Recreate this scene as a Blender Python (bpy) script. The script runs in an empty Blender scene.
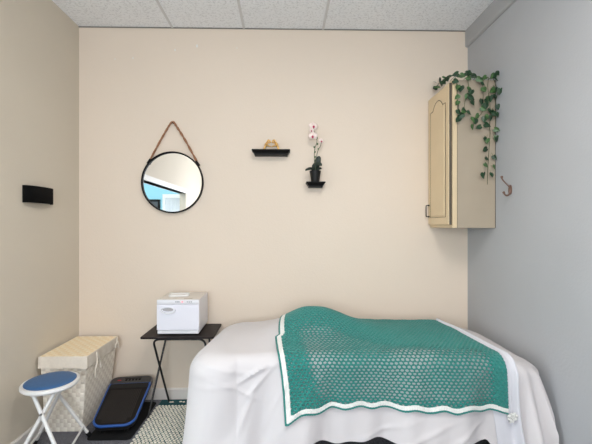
import bpy, bmesh, math, random
from mathutils import Vector, Matrix, noise
random.seed(7)
S = bpy.context.scene
C = S.collection
PI = math.pi

# ------------------------------------------------------------------ camera
YAW = math.radians(1.2); F = 369.0; CH = 1.38
cam = bpy.data.cameras.new('camera'); co = bpy.data.objects.new('camera', cam); C.objects.link(co)
co.location = (0, 0, CH); co.rotation_euler = (PI/2, 0, -YAW)
cam.sensor_width = 36; cam.lens = 36*F/592; cam.shift_x = 4.3/592; cam.shift_y = 3/592; cam.clip_start = .02
S.camera = co
S.view_settings.view_transform = 'Standard'; S.view_settings.look = 'None'
S.view_settings.gamma = 1; S.view_settings.exposure = 0.24; S.view_settings.use_curve_mapping = False

def at(px, py, Y):
    cx = (px-291.7)/F; cz = (225-py)/F
    dx = cx*math.cos(YAW)+math.sin(YAW); dy = -cx*math.sin(YAW)+math.cos(YAW)
    t = Y/dy
    return Vector((dx*t, Y, CH+cz*t))

# ------------------------------------------------------------------ materials
def lin(c):
    c = c/255
    return c/12.92 if c <= .04045 else ((c+.055)/1.055)**2.4
def rgb(r, g, b): return (lin(r), lin(g), lin(b), 1)
def mat(name, col, rough=.6, metal=0, noise_scale=0, noise_amt=.08, bump=0, bump_scale=None, emit=None, es=1, coat=0, sheen=0, sub=0):
    m = bpy.data.materials.new(name); m.use_nodes = True
    nt = m.node_tree; b = nt.nodes['Principled BSDF']
    b.inputs['Base Color'].default_value = col
    b.inputs['Roughness'].default_value = rough; b.inputs['Metallic'].default_value = metal
    b.inputs['Coat Weight'].default_value = coat; b.inputs['Sheen Weight'].default_value = sheen
    if emit: b.inputs['Emission Color'].default_value = emit; b.inputs['Emission Strength'].default_value = es
    tc = nt.nodes.new('ShaderNodeTexCoord')
    if noise_scale:
        n = nt.nodes.new('ShaderNodeTexNoise'); n.inputs['Scale'].default_value = noise_scale; n.inputs['Detail'].default_value = 4
        nt.links.new(tc.outputs['Object'], n.inputs['Vector'])
        r = nt.nodes.new('ShaderNodeMapRange'); r.inputs['From Min'].default_value = .3; r.inputs['From Max'].default_value = .7
        r.inputs['To Min'].default_value = 1-noise_amt; r.inputs['To Max'].default_value = 1+noise_amt
        nt.links.new(n.outputs['Fac'], r.inputs['Value'])
        v = nt.nodes.new('ShaderNodeVectorMath'); v.operation = 'SCALE'
        v.inputs[0].default_value = col[:3]; nt.links.new(r.outputs[0], v.inputs['Scale'])
        nt.links.new(v.outputs[0], b.inputs['Base Color'])
    if bump:
        n2 = nt.nodes.new('ShaderNodeTexNoise'); n2.inputs['Scale'].default_value = bump_scale or 100; n2.inputs['Detail'].default_value = 3
        nt.links.new(tc.outputs['Object'], n2.inputs['Vector'])
        bp = nt.nodes.new('ShaderNodeBump'); bp.inputs['Strength'].default_value = bump; bp.inputs['Distance'].default_value = .004
        nt.links.new(n2.outputs['Fac'], bp.inputs['Height']); nt.links.new(bp.outputs['Normal'], b.inputs['Normal'])
    return m

M = {}
M['wall'] = mat('wall_paint_cream', rgb(223, 208, 191), .75, noise_scale=1.3, noise_amt=.012, bump=.25, bump_scale=90)
M['wall_left'] = mat('wall_paint_cream_shaded', rgb(210, 200, 183), .75, noise_scale=1.5, noise_amt=.02, bump=.25, bump_scale=90)  # wall paint darkened in the colour for light grazing the left wall
M['wall_grey'] = mat('wall_paint_grey', rgb(171, 173, 176), .6, noise_scale=2, noise_amt=.025, bump=.25, bump_scale=60)
M['trim_grey'] = mat('trim_paint_grey', rgb(168, 169, 170), .55, bump=.2, bump_scale=50)
M['teal_wall'] = mat('wall_paint_aqua', rgb(150, 205, 220), .7)
M['baseboard'] = mat('baseboard_paint', rgb(218, 212, 206), .4)
M['white_paint'] = mat('white_paint', rgb(225, 223, 218), .5)
M['tbar'] = mat('grid_bar', rgb(214, 214, 214), .6)
M['shadow_line'] = mat('painted_shadow_line', rgb(120, 117, 112), .7)  # grey tone painted for the shadow line at the ceiling
M['black'] = mat('black_lacquer', rgb(10, 9, 10), .5)
M['black_flat'] = mat('black_powder_coat', rgb(9, 9, 10), .8)
M['black_matte'] = mat('black_plastic', rgb(24, 23, 24), .55)
M['black_pot'] = mat('black_pot_plastic', rgb(15, 15, 15), .5)
M['black_rubber'] = mat('black_rubber', rgb(17, 17, 18), .8)
M['deck'] = mat('plate_deck_rubber', rgb(27, 24, 23), .6)
M['mat_black'] = mat('thin_foam_mat', rgb(29, 29, 30), .8)
M['console'] = mat('charcoal_console', rgb(56, 54, 55), .4)
M['blue'] = mat('blue_plastic', rgb(40, 84, 156), .35)
M['steel_black'] = mat('black_tube', rgb(24, 22, 22), .35)
M['tabletop'] = mat('dark_table_laminate', rgb(32, 25, 24), .5, noise_scale=12, noise_amt=.2)
M['tabletop'].node_tree.nodes['Principled BSDF'].inputs['Specular IOR Level'].default_value = .2
M['mirror'] = mat('mirror_silver', (.9, .9, .9, 1), .0, 1)
M['leather'] = mat('brown_rope', rgb(150, 106, 76), .7, noise_scale=200, noise_amt=.3)
M['sheet'] = mat('white_bed_sheet', rgb(203, 199, 200), .85, sheen=.1, bump=.12, bump_scale=500)
M['sheet2'] = mat('white_top_sheet', rgb(207, 207, 213), .85, sheen=.1, bump=.12, bump_scale=500)
M['teal'] = mat('teal_yarn', rgb(32, 124, 116), .9, noise_scale=220, noise_amt=.22, bump=.9, bump_scale=420, sheen=.2)
M['yarn_white'] = mat('white_yarn', rgb(226, 226, 222), .9, noise_scale=250, noise_amt=.08, bump=.7, bump_scale=420)
M['rug_white'] = mat('rug_white_yarn', rgb(228, 222, 208), .95, noise_scale=120, noise_amt=.1, bump=.5, bump_scale=300)
M['rug_teal'] = mat('rug_teal_yarn', rgb(22, 74, 80), .95, noise_scale=120, noise_amt=.2, bump=.5, bump_scale=300)
M['enamel'] = mat('white_enamel', rgb(226, 224, 222), .35)
M['warmer'] = mat('warmer_white_steel', rgb(222, 222, 226), .35)
M['warmer_top'] = mat('warmer_top_steel', rgb(214, 207, 198), .4)
M['warmer_door'] = mat('warmer_door_plastic', rgb(226, 225, 233), .3)
M['print'] = mat('grey_print', rgb(110, 112, 120), .5)
M['led'] = mat('red_led', rgb(250, 120, 120), .4, emit=rgb(255, 70, 80), es=1.6)
M['seat_blue'] = mat('blue_vinyl', rgb(48, 96, 146), .45, noise_scale=30, noise_amt=.05)
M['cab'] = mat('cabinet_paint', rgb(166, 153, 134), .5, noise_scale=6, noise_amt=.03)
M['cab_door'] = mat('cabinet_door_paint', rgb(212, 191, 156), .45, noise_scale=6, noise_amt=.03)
M['cab_gap'] = mat('cabinet_gap_shade', rgb(84, 76, 64), .7)  # dark gap tone; paints the shade beside the cabinet door
M['iron'] = mat('dark_iron', rgb(40, 38, 38), .4, .5)
M['bronze'] = mat('antique_bronze', rgb(122, 96, 84), .5, .3)
M['gold'] = mat('gold_paint', rgb(226, 180, 110), .3, .85)
M['leaf'] = mat('leaf_dark', rgb(28, 60, 34), .4, noise_scale=40, noise_amt=.45)
M['leaf2'] = mat('leaf_mid', rgb(62, 94, 50), .4, noise_scale=50, noise_amt=.4)
M['leaf_o'] = mat('orchid_leaf', rgb(15, 32, 19), .5)
M['stem'] = mat('vine_stem', rgb(66, 76, 44), .6)
M['petal'] = mat('orchid_petal', rgb(238, 220, 212), .6)
M['lip'] = mat('orchid_lip', rgb(176, 44, 84), .5)
M['linen'] = mat('lid_cloth', rgb(222, 212, 198), .9, noise_scale=60, noise_amt=.04)
M['wood'] = mat('dark_wood', rgb(52, 36, 28), .5)
M['vinyl'] = mat('table_vinyl', rgb(40, 44, 54), .5)
M['lamp'] = mat('lamp_diffuser', (1, 1, 1, 1), .5, emit=(1, .93, .83, 1), es=1)
M['curtain'] = mat('white_curtain', rgb(232, 236, 240), .8)
M['screen'] = mat('dark_picture', rgb(30, 40, 48), .3)
M['foil'] = mat('grey_plastic', rgb(120, 118, 118), .4)

def nodes_mat(name, rough):
    m = bpy.data.materials.new(name); m.use_nodes = True
    b = m.node_tree.nodes['Principled BSDF']; b.inputs['Roughness'].default_value = rough
    return m, m.node_tree, b

def ceiling_mat():
    m, nt, b = nodes_mat('acoustic_tile', .9)
    tc = nt.nodes.new('ShaderNodeTexCoord')
    n = nt.nodes.new('ShaderNodeTexNoise'); n.inputs['Scale'].default_value = 60; n.inputs['Detail'].default_value = 5; n.inputs['Roughness'].default_value = .75
    nt.links.new(tc.outputs['Object'], n.inputs['Vector'])
    r = nt.nodes.new('ShaderNodeValToRGB')
    r.color_ramp.elements[0].position = .36; r.color_ramp.elements[0].color = rgb(216, 218, 220)
    r.color_ramp.elements[1].position = .5; r.color_ramp.elements[1].color = rgb(245, 247, 249)
    nt.links.new(n.outputs['Fac'], r.inputs['Fac']); nt.links.new(r.outputs[0], b.inputs['Base Color'])
    bp = nt.nodes.new('ShaderNodeBump'); bp.inputs['Strength'].default_value = .5; bp.inputs['Distance'].default_value = .005
    nt.links.new(n.outputs['Fac'], bp.inputs['Height']); nt.links.new(bp.outputs['Normal'], b.inputs['Normal'])
    return m
M['ceiling'] = ceiling_mat()

def carpet_mat():
    m, nt, b = nodes_mat('grey_carpet', .95)
    tc = nt.nodes.new('ShaderNodeTexCoord')
    n = nt.nodes.new('ShaderNodeTexNoise'); n.inputs['Scale'].default_value = 110; n.inputs['Detail'].default_value = 6; n.inputs['Roughness'].default_value = .8
    nt.links.new(tc.outputs['Object'], n.inputs['Vector'])
    r = nt.nodes.new('ShaderNodeValToRGB')
    r.color_ramp.elements[0].position = .36; r.color_ramp.elements[0].color = rgb(56, 56, 62)
    r.color_ramp.elements[1].position = .64; r.color_ramp.elements[1].color = rgb(140, 140, 148)
    nt.links.new(n.outputs['Fac'], r.inputs['Fac']); nt.links.new(r.outputs[0], b.inputs['Base Color'])
    bp = nt.nodes.new('ShaderNodeBump'); bp.inputs['Strength'].default_value = .9; bp.inputs['Distance'].default_value = .01
    nt.links.new(n.outputs['Fac'], bp.inputs['Height']); nt.links.new(bp.outputs['Normal'], b.inputs['Normal'])
    return m
M['carpet'] = carpet_mat()

def weave_mat(name, c1, c2, scale):
    m, nt, b = nodes_mat(name, .7)
    uv = nt.nodes.new('ShaderNodeUVMap')
    ck = nt.nodes.new('ShaderNodeTexChecker'); ck.inputs['Scale'].default_value = scale
    ck.inputs['Color1'].default_value = c1; ck.inputs['Color2'].default_value = c2
    nt.links.new(uv.outputs[0], ck.inputs['Vector'])
    n = nt.nodes.new('ShaderNodeTexNoise'); n.inputs['Scale'].default_value = 14; nt.links.new(uv.outputs[0], n.inputs['Vector'])
    mx = nt.nodes.new('ShaderNodeMix'); mx.data_type = 'RGBA'; mx.blend_type = 'MULTIPLY'; mx.inputs['Factor'].default_value = .12
    nt.links.new(ck.outputs['Color'], mx.inputs['A']); nt.links.new(n.outputs['Fac'], mx.inputs['B'])
    nt.links.new(mx.outputs['Result'], b.inputs['Base Color'])
    return m
CELL = .03
M['weave'] = weave_mat('hamper_weave', rgb(252, 244, 230), rgb(236, 226, 212), 1/CELL)
M['weave_top'] = weave_mat('hamper_lid_weave', rgb(250, 234, 204), rgb(244, 222, 182), 1/CELL)

for k_, v_ in (('black', .15), ('black_flat', .12), ('black_matte', .3), ('deck', .2), ('mat_black', .15), ('black_pot', .3), ('black_rubber', .2)):
    M[k_].node_tree.nodes['Principled BSDF'].inputs['Specular IOR Level'].default_value = v_

# ------------------------------------------------------------------ helpers
def link(name, bm, m, parent=None, smooth=True, loc=(0, 0, 0), rot=(0, 0, 0)):
    me = bpy.data.meshes.new(name); bmesh.ops.recalc_face_normals(bm, faces=bm.faces[:]) if bm.faces else None
    bm.to_mesh(me); bm.free()
    if m: me.materials.append(m)
    o = bpy.data.objects.new(name, me); C.objects.link(o)
    o.location = loc; o.rotation_euler = rot
    if smooth:
        me.shade_smooth()
        try: me.set_sharp_from_angle(angle=math.radians(38))
        except Exception: pass
    if parent: o.parent = parent
    return o
def thing(name, label, cat, loc=(0, 0, 0), rot=(0, 0, 0), group=None):
    o = bpy.data.objects.new(name, None); C.objects.link(o); o.empty_display_size = .1
    o.location = loc; o.rotation_euler = rot
    o['label'] = label; o['category'] = cat
    if group: o['group'] = group
    return o
def tag(o, label, cat, group=None):
    o['label'] = label; o['category'] = cat
    if group: o['group'] = group
    return o
def struct(o): o['kind'] = 'structure'; return o
def solid(o, t, off=1):
    md = o.modifiers.new('solid', 'SOLIDIFY'); md.thickness = t; md.offset = off; return o
def bevel(o, w, seg=2):
    md = o.modifiers.new('bevel', 'BEVEL'); md.width = w; md.segments = seg; md.limit_method = 'ANGLE'; return o

def box(bm, x0, x1, y0, y1, z0, z1, mtx=None):
    vs = [bm.verts.new((x, y, z)) for z in (z0, z1) for y in (y0, y1) for x in (x0, x1)]
    for f in ((0, 2, 3, 1), (4, 5, 7, 6), (0, 1, 5, 4), (2, 6, 7, 3), (0, 4, 6, 2), (1, 3, 7, 5)):
        bm.faces.new([vs[i] for i in f])
    if mtx: bmesh.ops.transform(bm, matrix=mtx, verts=vs)
    return vs
def B(*a, mtx=None):
    bm = bmesh.new(); box(bm, *a, mtx=mtx); return bm

def smooth_path(pts, n=6, closed=False):
    P = [Vector(p) for p in pts]; out = []
    N = len(P); rng = N if closed else N-1
    for i in range(rng):
        p0 = P[(i-1) % N] if closed or i > 0 else P[0]; p1 = P[i]; p2 = P[(i+1) % N]
        p3 = P[(i+2) % N] if closed or i+2 < N else P[-1]
        for k in range(n):
            t = k/n
            out.append(.5*((2*p1)+(p2-p0)*t+(2*p0-5*p1+4*p2-p3)*t*t+(3*p1-p0-3*p2+p3)*t**3))
    if not closed: out.append(P[-1])
    return out
def tube(bm, pts, r, seg=10, closed=False, flat=1.0):
    pts = [Vector(p) for p in pts]; n = len(pts)
    rs = r if isinstance(r, (list, tuple)) else [r]*n
    if len(rs) != n:
        rs = [rs[min(int(i/(n-1)*(len(rs)-1)), len(rs)-2)]*(1-((i/(n-1)*(len(rs)-1)) % 1 if i < n-1 else 1)) + rs[min(int(i/(n-1)*(len(rs)-1))+1, len(rs)-1)]*((i/(n-1)*(len(rs)-1)) % 1 if i < n-1 else 1) for i in range(n)]
    rings = []; prev = None
    for i, p in enumerate(pts):
        if closed: t = pts[(i+1) % n]-pts[i-1]
        else: t = pts[min(i+1, n-1)]-pts[max(i-1, 0)]
        t.normalize()
        if prev is None:
            a = Vector((0, 0, 1)) if abs(t.z) < .9 else Vector((0, 1, 0)); u = t.cross(a).normalized()
        else: u = (prev-t*prev.dot(t)).normalized()
        prev = u; w = t.cross(u)
        rings.append([bm.verts.new(p+(u*math.cos(2*PI*k/seg)+w*math.sin(2*PI*k/seg)*flat)*rs[i]) for k in range(seg)])
    for i in range(n if closed else n-1):
        a, b = rings[i], rings[(i+1) % n]
        for k in range(seg): bm.faces.new((a[k], a[(k+1) % seg], b[(k+1) % seg], b[k]))
    if not closed: bm.faces.new(rings[0][::-1]); bm.faces.new(rings[-1])
def T(pts, r, seg=10, **k):
    bm = bmesh.new(); tube(bm, pts, r, seg, **k); return bm
def rounded(pts, r, n=5):
    P = [Vector(p) for p in pts]; out = [P[0]]
    for i in range(1, len(P)-1):
        a = (P[i-1]-P[i]); b = (P[i+1]-P[i]); rr = min(r, a.length*.45, b.length*.45)
        s = P[i]+a.normalized()*rr; e = P[i]+b.normalized()*rr
        for k in range(n+1):
            t = k/n; out.append(s*(1-t)**2+P[i]*2*t*(1-t)+e*t*t)
    out.append(P[-1]); return out
def lathe(bm, prof, seg=32, c=(0, 0, 0)):
    rings = [[bm.verts.new((c[0]+r*math.cos(2*PI*k/seg), c[1]+r*math.sin(2*PI*k/seg), c[2]+z)) for k in range(seg)] for r, z in prof]
    for a, b in zip(rings, rings[1:]):
        for k in range(seg): bm.faces.new((a[k], a[(k+1) % seg], b[(k+1) % seg], b[k]))
    bm.faces.new(rings[0][::-1]); bm.faces.new(rings[-1])
def outline_prism(bm, pts, z0, z1, inset=0):
    c = Vector((sum(p[0] for p in pts)/len(pts), sum(p[1] for p in pts)/len(pts)))
    a = [bm.verts.new((p[0], p[1], z0)) for p in pts]; b = [bm.verts.new((p[0], p[1], z1)) for p in pts]
    n = len(pts)
    for k in range(n): bm.faces.new((a[k], a[(k+1) % n], b[(k+1) % n], b[k]))
    bm.faces.new(a[::-1]); bm.faces.new(b)
def rrect(x0, x1, y0, y1, r, n=7):
    rs = r if isinstance(r, (list, tuple)) else [r]*4
    out = []
    for (cx, cy, a0), q in zip(((x1, y1, 0), (x0, y1, 90), (x0, y0, 180), (x1, y0, 270)), rs):
        sx = -1 if cx == x1 else 1; sy = -1 if cy == y1 else 1
        for k in range(n+1):
            a = math.radians(a0+90*k/n); out.append((cx+sx*q+q*math.cos(a), cy+sy*q+q*math.sin(a)))
    return out
def prism(bm, poly3, vec):
    a = [bm.verts.new(p) for p in poly3]; b = [bm.verts.new(Vector(p)+Vector(vec)) for p in poly3]; n = len(a)
    for k in range(n): bm.faces.new((a[k], a[(k+1) % n], b[(k+1) % n], b[k]))
    bm.faces.new(a[::-1]); bm.faces.new(b)

# ------------------------------------------------------------------ room
XL, XR, YB, YR, ZC = -1.619, 1.483, 2.95, -1.7, 2.947
T_ = .1
struct(link('floor', B(XL-3.2, XR+.1, YR-.6, YB+.1, -.06, 0), M['carpet'], smooth=False))
struct(link('ceiling', B(XL-3.2, XR+.1, YR-.6, YB+.1, ZC, ZC+.06), M['ceiling'], smooth=False))
wb = struct(link('wall_back', B(XL-.1, XR+.1, YB, YB+T_, 0, ZC), M['wall'], smooth=False))
struct(link('wall_right', B(XR, XR+T_, YR, YB, 0, ZC), M['wall_grey'], smooth=False))
# left wall with the wide opening to the aqua room (begins beside the camera)
OY0, OY1, OZ = -.25, 1.68, 1.9
bm = bmesh.new()
box(bm, XL-T_, XL, OY1, YB, 0, ZC); box(bm, XL-T_, XL, YR, OY0, 0, ZC); box(bm, XL-T_, XL, OY0, OY1, OZ, ZC)
struct(link('wall_left', bm, M['wall_left'], smooth=False))
bm = bmesh.new()
box(bm, XL-.12, XL+.02, OY0-.08, OY1+.06, OZ, OZ+.065)
struct(link('trim_1', bm, M['white_paint'], smooth=False))
# rear wall with a window hole
bm = bmesh.new()
WX0, WX1, WZ0, WZ1 = -1.1, .4, .9, 2.35
box(bm, XL, WX0, YR-T_, YR, 0, ZC); box(bm, WX1, XR+T_, YR-T_, YR, 0, ZC)
box(bm, WX0, WX1, YR-T_, YR, 0, WZ0); box(bm, WX0, WX1, YR-T_, YR, WZ1, ZC)
struct(link('wall_rear', bm, M['wall'], smooth=False))
bm = bmesh.new()
for a in ((WX0-.06, WX1+.06, WZ0-.06, WZ0), (WX0-.06, WX1+.06, WZ1, WZ1+.06), (WX0-.06, WX0, WZ0, WZ1), (WX1, WX1+.06, WZ0, WZ1), (-.37, -.33, WZ0, WZ1)):
    box(bm, a[0], a[1], YR-.02, YR+.02, a[2], a[3])
struct(link('window_1', bm, M['white_paint'], smooth=False))
# aqua room beyond
bm = bmesh.new()
box(bm, XL-3.2, XL-T_, -2.1, -2.0, 0, ZC)
struct(link('wall_aqua_rear', bm, M['teal_wall'], smooth=False))
struct(link('wall_aqua_side', B(XL-3.2, XL-3.1, -2.0, YB, 0, ZC), M['teal_wall'], smooth=False))
struct(link('wall_aqua_far', B(XL-3.1, XL-T_, YB, YB+.1, 0, ZC), M['teal_wall'], smooth=False))
bm = bmesh.new()
for a in ((-2.56, -2.08, 1.95, 2.03), (-2.56, -2.5, .95, 1.95), (-2.14, -2.08, .95, 1.95)): box(bm, a[0], a[1], -2.0, -1.96, a[2], a[3])
struct(link('window_2', bm, M['white_paint'], smooth=False))
bm = bmesh.new(); n = 60
col = [[bm.verts.new((-2.5+.36*i/n, -1.92+.02*math.sin(i*1.05), z)) for i in range(n+1)] for z in (.95, 1.95)]
for i in range(n): bm.faces.new((col[0][i], col[0][i+1], col[1][i+1], col[1][i]))
tag(solid(link('curtain', bm, M['curtain']), .004), 'white pleated curtain in the aqua room, seen in the round mirror', 'curtain')
t = thing('picture', 'small dark picture on the aqua wall, seen in the round mirror', 'picture', (-2.78, -1.98, 1.8))
link('picture_frame', B(-.16, .16, -.015, .01, -.12, .12), M['black'], t); link('print', B(-.11, .12, .01, .013, -.08, .07), M['screen'], t)

# baseboards, trims, ceiling grid
def board(name, poly, vec): return struct(link(name, (lambda b: (prism(b, poly, vec), b)[1])(bmesh.new()), M['baseboard'], smooth=False))
H = .088
board('baseboard_back', [(XL, YB, 0), (XL, YB-.014, 0), (XL, YB-.014, H-.01), (XL, YB-.006, H), (XL, YB, H)], (XR-XL, 0, 0))
board('baseboard_left', [(XL, OY1+.05, 0), (XL+.014, OY1+.05, 0), (XL+.014, OY1+.05, H-.01), (XL+.006, OY1+.05, H), (XL, OY1+.05, H)], (0, YB-OY1-.064, 0))
board('baseboard_right', [(XR, YR, 0), (XR-.014, YR, 0), (XR-.014, YR, H-.01), (XR-.006, YR, H), (XR, YR, H)], (0, YB-YR-.014, 0))
bm = bmesh.new(); prism(bm, [(XR, YR, ZC-.135), (XR-.012, YR, ZC-.133), (XR-.02, YR, ZC-.125), (XR-.02, YR, ZC), (XR, YR, ZC)], (0, YB-YR, 0))
struct(link('trim_2', bm, M['trim_grey'], smooth=False))
for i, px in enumerate((172.5, 244, 323)):
    x = at(px, 28, YB).x
    bm = bmesh.new(); box(bm, x-.009, x+.009, YR, YB-.006, ZC-.005, ZC+.001)
    struct(link('trim_%d' % (3+i), bm, M['tbar'], smooth=False))
bm = bmesh.new(); box(bm, XL, XR-.02, YB-.007, YB, ZC-.006, ZC)
struct(link('trim_6', bm, M['shadow_line'], smooth=False))  # dark strip standing for the shadow where ceiling meets back wall
# pale spackled nail holes high on the wall
for px, py, s in ((197, 46, .014), (175, 50, .01), (133, 58, .008), (237, 48, .006), (115, 59, .006)):
    p = at(px, py, YB); bm = bmesh.new()
    bmesh.ops.create_icosphere(bm, subdivisions=2, radius=1); bmesh.ops.scale(bm, vec=(s*.55, .0012, s), verts=bm.verts)
    o = link('filler_patch', bm, M['white_paint'], wb, loc=(p.x, YB, p.z))

# ------------------------------------------------------------------ round mirror
mc = at(172.2, 182.3, 2.925); R = .243
t = thing('wall_mirror', 'round mirror in a thin black frame hung from a brown rope', 'mirror', (mc.x, YB, mc.z))
def ring_profile(R, prof, seg=96):
    bm = bmesh.new(); rings = []
    for k in range(seg):
        a = 2*PI*k/seg
        rings.append([bm.verts.new(((R+dr)*math.cos(a), y, (R+dr)*math.sin(a))) for dr, y in prof])
    n = len(prof)
    for k in range(seg):
        A, Bq = rings[k], rings[(k+1) % seg]
        for j in range(n): bm.faces.new((A[j], A[(j+1) % n], Bq[(j+1) % n], Bq[j]))
    return bm
link('frame', ring_profile(R, [(-.012, -.012), (-.010, -.03), (-.004, -.034), (0, -.03), (0, -.002), (-.012, -.002)]), M['black'], t)
bm = bmesh.new(); bmesh.ops.create_circle(bm, cap_ends=True, radius=R-.01, segments=96)
bmesh.ops.rotate(bm, matrix=Matrix.Rotation(PI/2, 3, 'X'), verts=bm.verts)
link('mirror_glass', bm, M['mirror'], t, smooth=False, loc=(0, -.014, 0))
nail = at(172.8, 122.5, 2.93)-Vector((mc.x, YB, mc.z))
la = at(149, 160.5, 2.925)-Vector((mc.x, YB, mc.z)); ra = at(198, 162.5, 2.925)-Vector((mc.x, YB, mc.z))
bm = bmesh.new()
path = [la+Vector((0, 0, -.01)), la.lerp(nail, .5)+Vector((-.006, 0, .004)), nail+Vector((-.035, 0, -.035)), nail+Vector((0, -.004, .004)), nail+Vector((.035, 0, -.04)), ra.lerp(nail, .5)+Vector((.006, 0, .004)), ra+Vector((0, 0, -.01))]
for s in (-1, 1):      # two-strand twisted rope
    sp = smooth_path(path, 14); q = []
    for i, p in enumerate(sp):
        a = i*.55+(PI if s > 0 else 0); q.append(p+Vector((math.cos(a)*.0035, math.sin(a)*.0035, math.cos(a)*.002)))
    tube(bm, q, .0058, 8)
link('rope', bm, M['leather'], t)
for p, s in ((la, 1), (ra, -1)):
    bm = bmesh.new(); box(bm, -.009, .009, -.012, .012, -.024, .02)
    o = bevel(link('clip', bm, M['black'], t, loc=p+Vector((s*.004, 0, -.006)), rot=(0, s*math.radians(33), 0)), .003)
bm = bmesh.new(); tube(bm, [nail+Vector((0, .02, -.004)), nail+Vector((0, -.012, -.003))], .004, 8)
link('nail', bm, M['iron'], t)

# ------------------------------------------------------------------ wall shelves
def shelf(name, label, px0, px1, py):   # crown-moulded floating ledge
    a = at(px0, py, 2.83); b = at(px1, py, 2.83); z = a.z; w = (b.x-a.x)/2; cx = (a.x+b.x)/2
    d = .095
    t = tag(link(name, (lambda: bmesh.new())(), None), label, 'shelf', None) if 0 else thing(name, label, 'shelf', (cx, YB, z), group='black floating ledges')
    bm = bmesh.new()
    prof = [(0, 0), (0, -.01), (.009, -.016), (.012, -.022), (.015, -.028), (.020, -.029), (.020, -.042)]
    rings = []
    for o, zz in prof:
        rings.append([bm.verts.new(v) for v in ((-w+o, 0, zz), (-w+o, -d+o, zz), (w-o, -d+o, zz), (w-o, 0, zz))])
    for A, Bq in zip(rings[1:], rings[2:]):
        for k in range(4): bm.faces.new((A[k], A[(k+1) % 4], Bq[(k+1) % 4], Bq[k]))
    bm.faces.new(rings[1]); bm.faces.new(rings[-1])
    link('moulding', bm, M['black'], t, smooth=False)
    bevel(link('shelf_top', B(-w, w, -d, 0, -.0098, 0), M['black'], t, smooth=False), .002)
    return cx, z
s1x, s1z = shelf('wall_shelf', 'longer black floating ledge carrying the small gold hands figure', 251.3, 290.2, 148.2)
s2x, s2z = shelf('wall_shelf', 'short black floating ledge carrying the potted orchid', 306.5, 326, 181)

# gold hands forming a heart
base = Vector((at(271.3, 148, 2.88).x, 2.89, s1z))
t = thing('gold_hands_figurine', 'small gold figurine of two hands making a heart shape', 'figurine', base)
for s in (-1, 1):
    bm = bmesh.new()
    def V(x, z, y=0): return Vector((s*x*1.12, y, z*1.17))
    tube(bm, smooth_path([V(.052, -.001), V(.047, .014), V(.041, .026)], 4), [.0085, .0075, .0085], 12)             # wrist
    tube(bm, smooth_path([V(.043, .022), V(.036, .036), V(.028, .049)], 4), [.009, .0125, .0095], 12, flat=.8)    # palm
    for k, yy in enumerate((-.012, -.004, .004, .012)):                                             # four fingers
        l = (.92, 1.0, .95, .8)[k]
        tube(bm, smooth_path([V(.031, .047, yy), V(.023, .062*l+.002, yy), V(.012, .063*l, yy), V(.0035, .048+.002*k, yy*.8)], 4), [.0058, .0055, .005, .0038], 8)
    tube(bm, smooth_path([V(.037, .031, -.006), V(.024, .026, -.010), V(.012, .023, -.010), V(.002, .020, -.009)], 4), [.0075, .006, .005, .004], 8)
    o = link('hand', bm, M['gold'], t); md = o.modifiers.new('remesh', 'REMESH'); md.mode = 'VOXEL'; md.voxel_size = .0014; md.use_smooth_shade = True
for s in (-1, 1): link('cuff_base', T([(s*.058, 0, 0.0005), (s*.058, 0, .004)], .0095, 16), M['gold'], t)

# orchid
ob = Vector((at(315.3, 181, 2.87).x, 2.88, s2z))
t = thing('potted_orchid', 'pink and white orchid with dark leaves in a small black pot', 'potted plant', ob)
bm = bmesh.new(); lathe(bm, [(.032, 0), (.040, .055), (.0445, .075), (.0445, .085), (.041, .085), (.038, .078), (.02, .076)], 28)
link('pot', bm, M['black_pot'], t)
def leafstrip(pts, w, cup=.25):
    bm = bmesh.new(); P = smooth_path(pts, 6); n = len(P); rows = []
    for i, p in enumerate(P):
        tt = (P[min(i+1, n-1)]-P[max(i-1, 0)]).normalized()
        side = tt.cross(Vector((0, -1, .35))).normalized(); nn = side.cross(tt).normalized()
        ww = w*math.sin(PI*min(1, (i/(n-1))*.93+.07))**.6
        rows.append([bm.verts.new(p+side*ww*q+nn*abs(q)*ww*cup) for q in (-1, -.5, 0, .5, 1)])
    for a, b in zip(rows, rows[1:]):
        for k in range(4): bm.faces.new((a[k], a[k+1], b[k+1], b[k]))
    return bm
for pts, w in (([(0, 0, .075), (.012, -.012, .13), (.022, -.02, .178), (.018, -.02, .195)], .024),
               ([(0, 0, .08), (.008, -.02, .12), (.028, -.035, .135), (.048, -.04, .118)], .018),
               ([(-.005, -.005, .08), (-.03, -.02, .098), (-.058, -.03, .094), (-.08, -.03, .083)], .012),
               ([(0, 0, .08), (-.012, .0, .115), (.002, .012, .15)], .015),
               ([(0, 0, .08), (.03, -.01, .1), (.05, -.02, .098)], .012)):
    solid(link('leaf', leafstrip(pts, w), M['leaf_o'], t), .0015)
def fl(px, py, dy=0): return at(px, py, 2.86+dy)-ob
stems = [[(0, 0, .08), fl(314.5, 163), fl(314.6, 150), fl(317, 141), fl(314.5, 133, -.01), fl(313.5, 126, -.01)],
         [(.004, 0, .08), fl(315.5, 165), fl(317.5, 152), fl(320.5, 146), fl(321.3, 141)]]
for p in stems: link('stem', T(smooth_path(p, 5), .0022, 6), M['stem'], t)
for px, py in ((317, 138), (314.2, 147), (318.3, 149), (315, 152), (317.5, 144), (315.2, 157), (312.8, 131)):
    p = fl(px, py); m4 = Matrix.Diagonal((.006, .006, .009, 1)); bm = bmesh.new(); bmesh.ops.create_icosphere(bm, subdivisions=2, radius=1, matrix=m4)
    link('bud', bm, M['leaf2'], t, loc=p)
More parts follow.
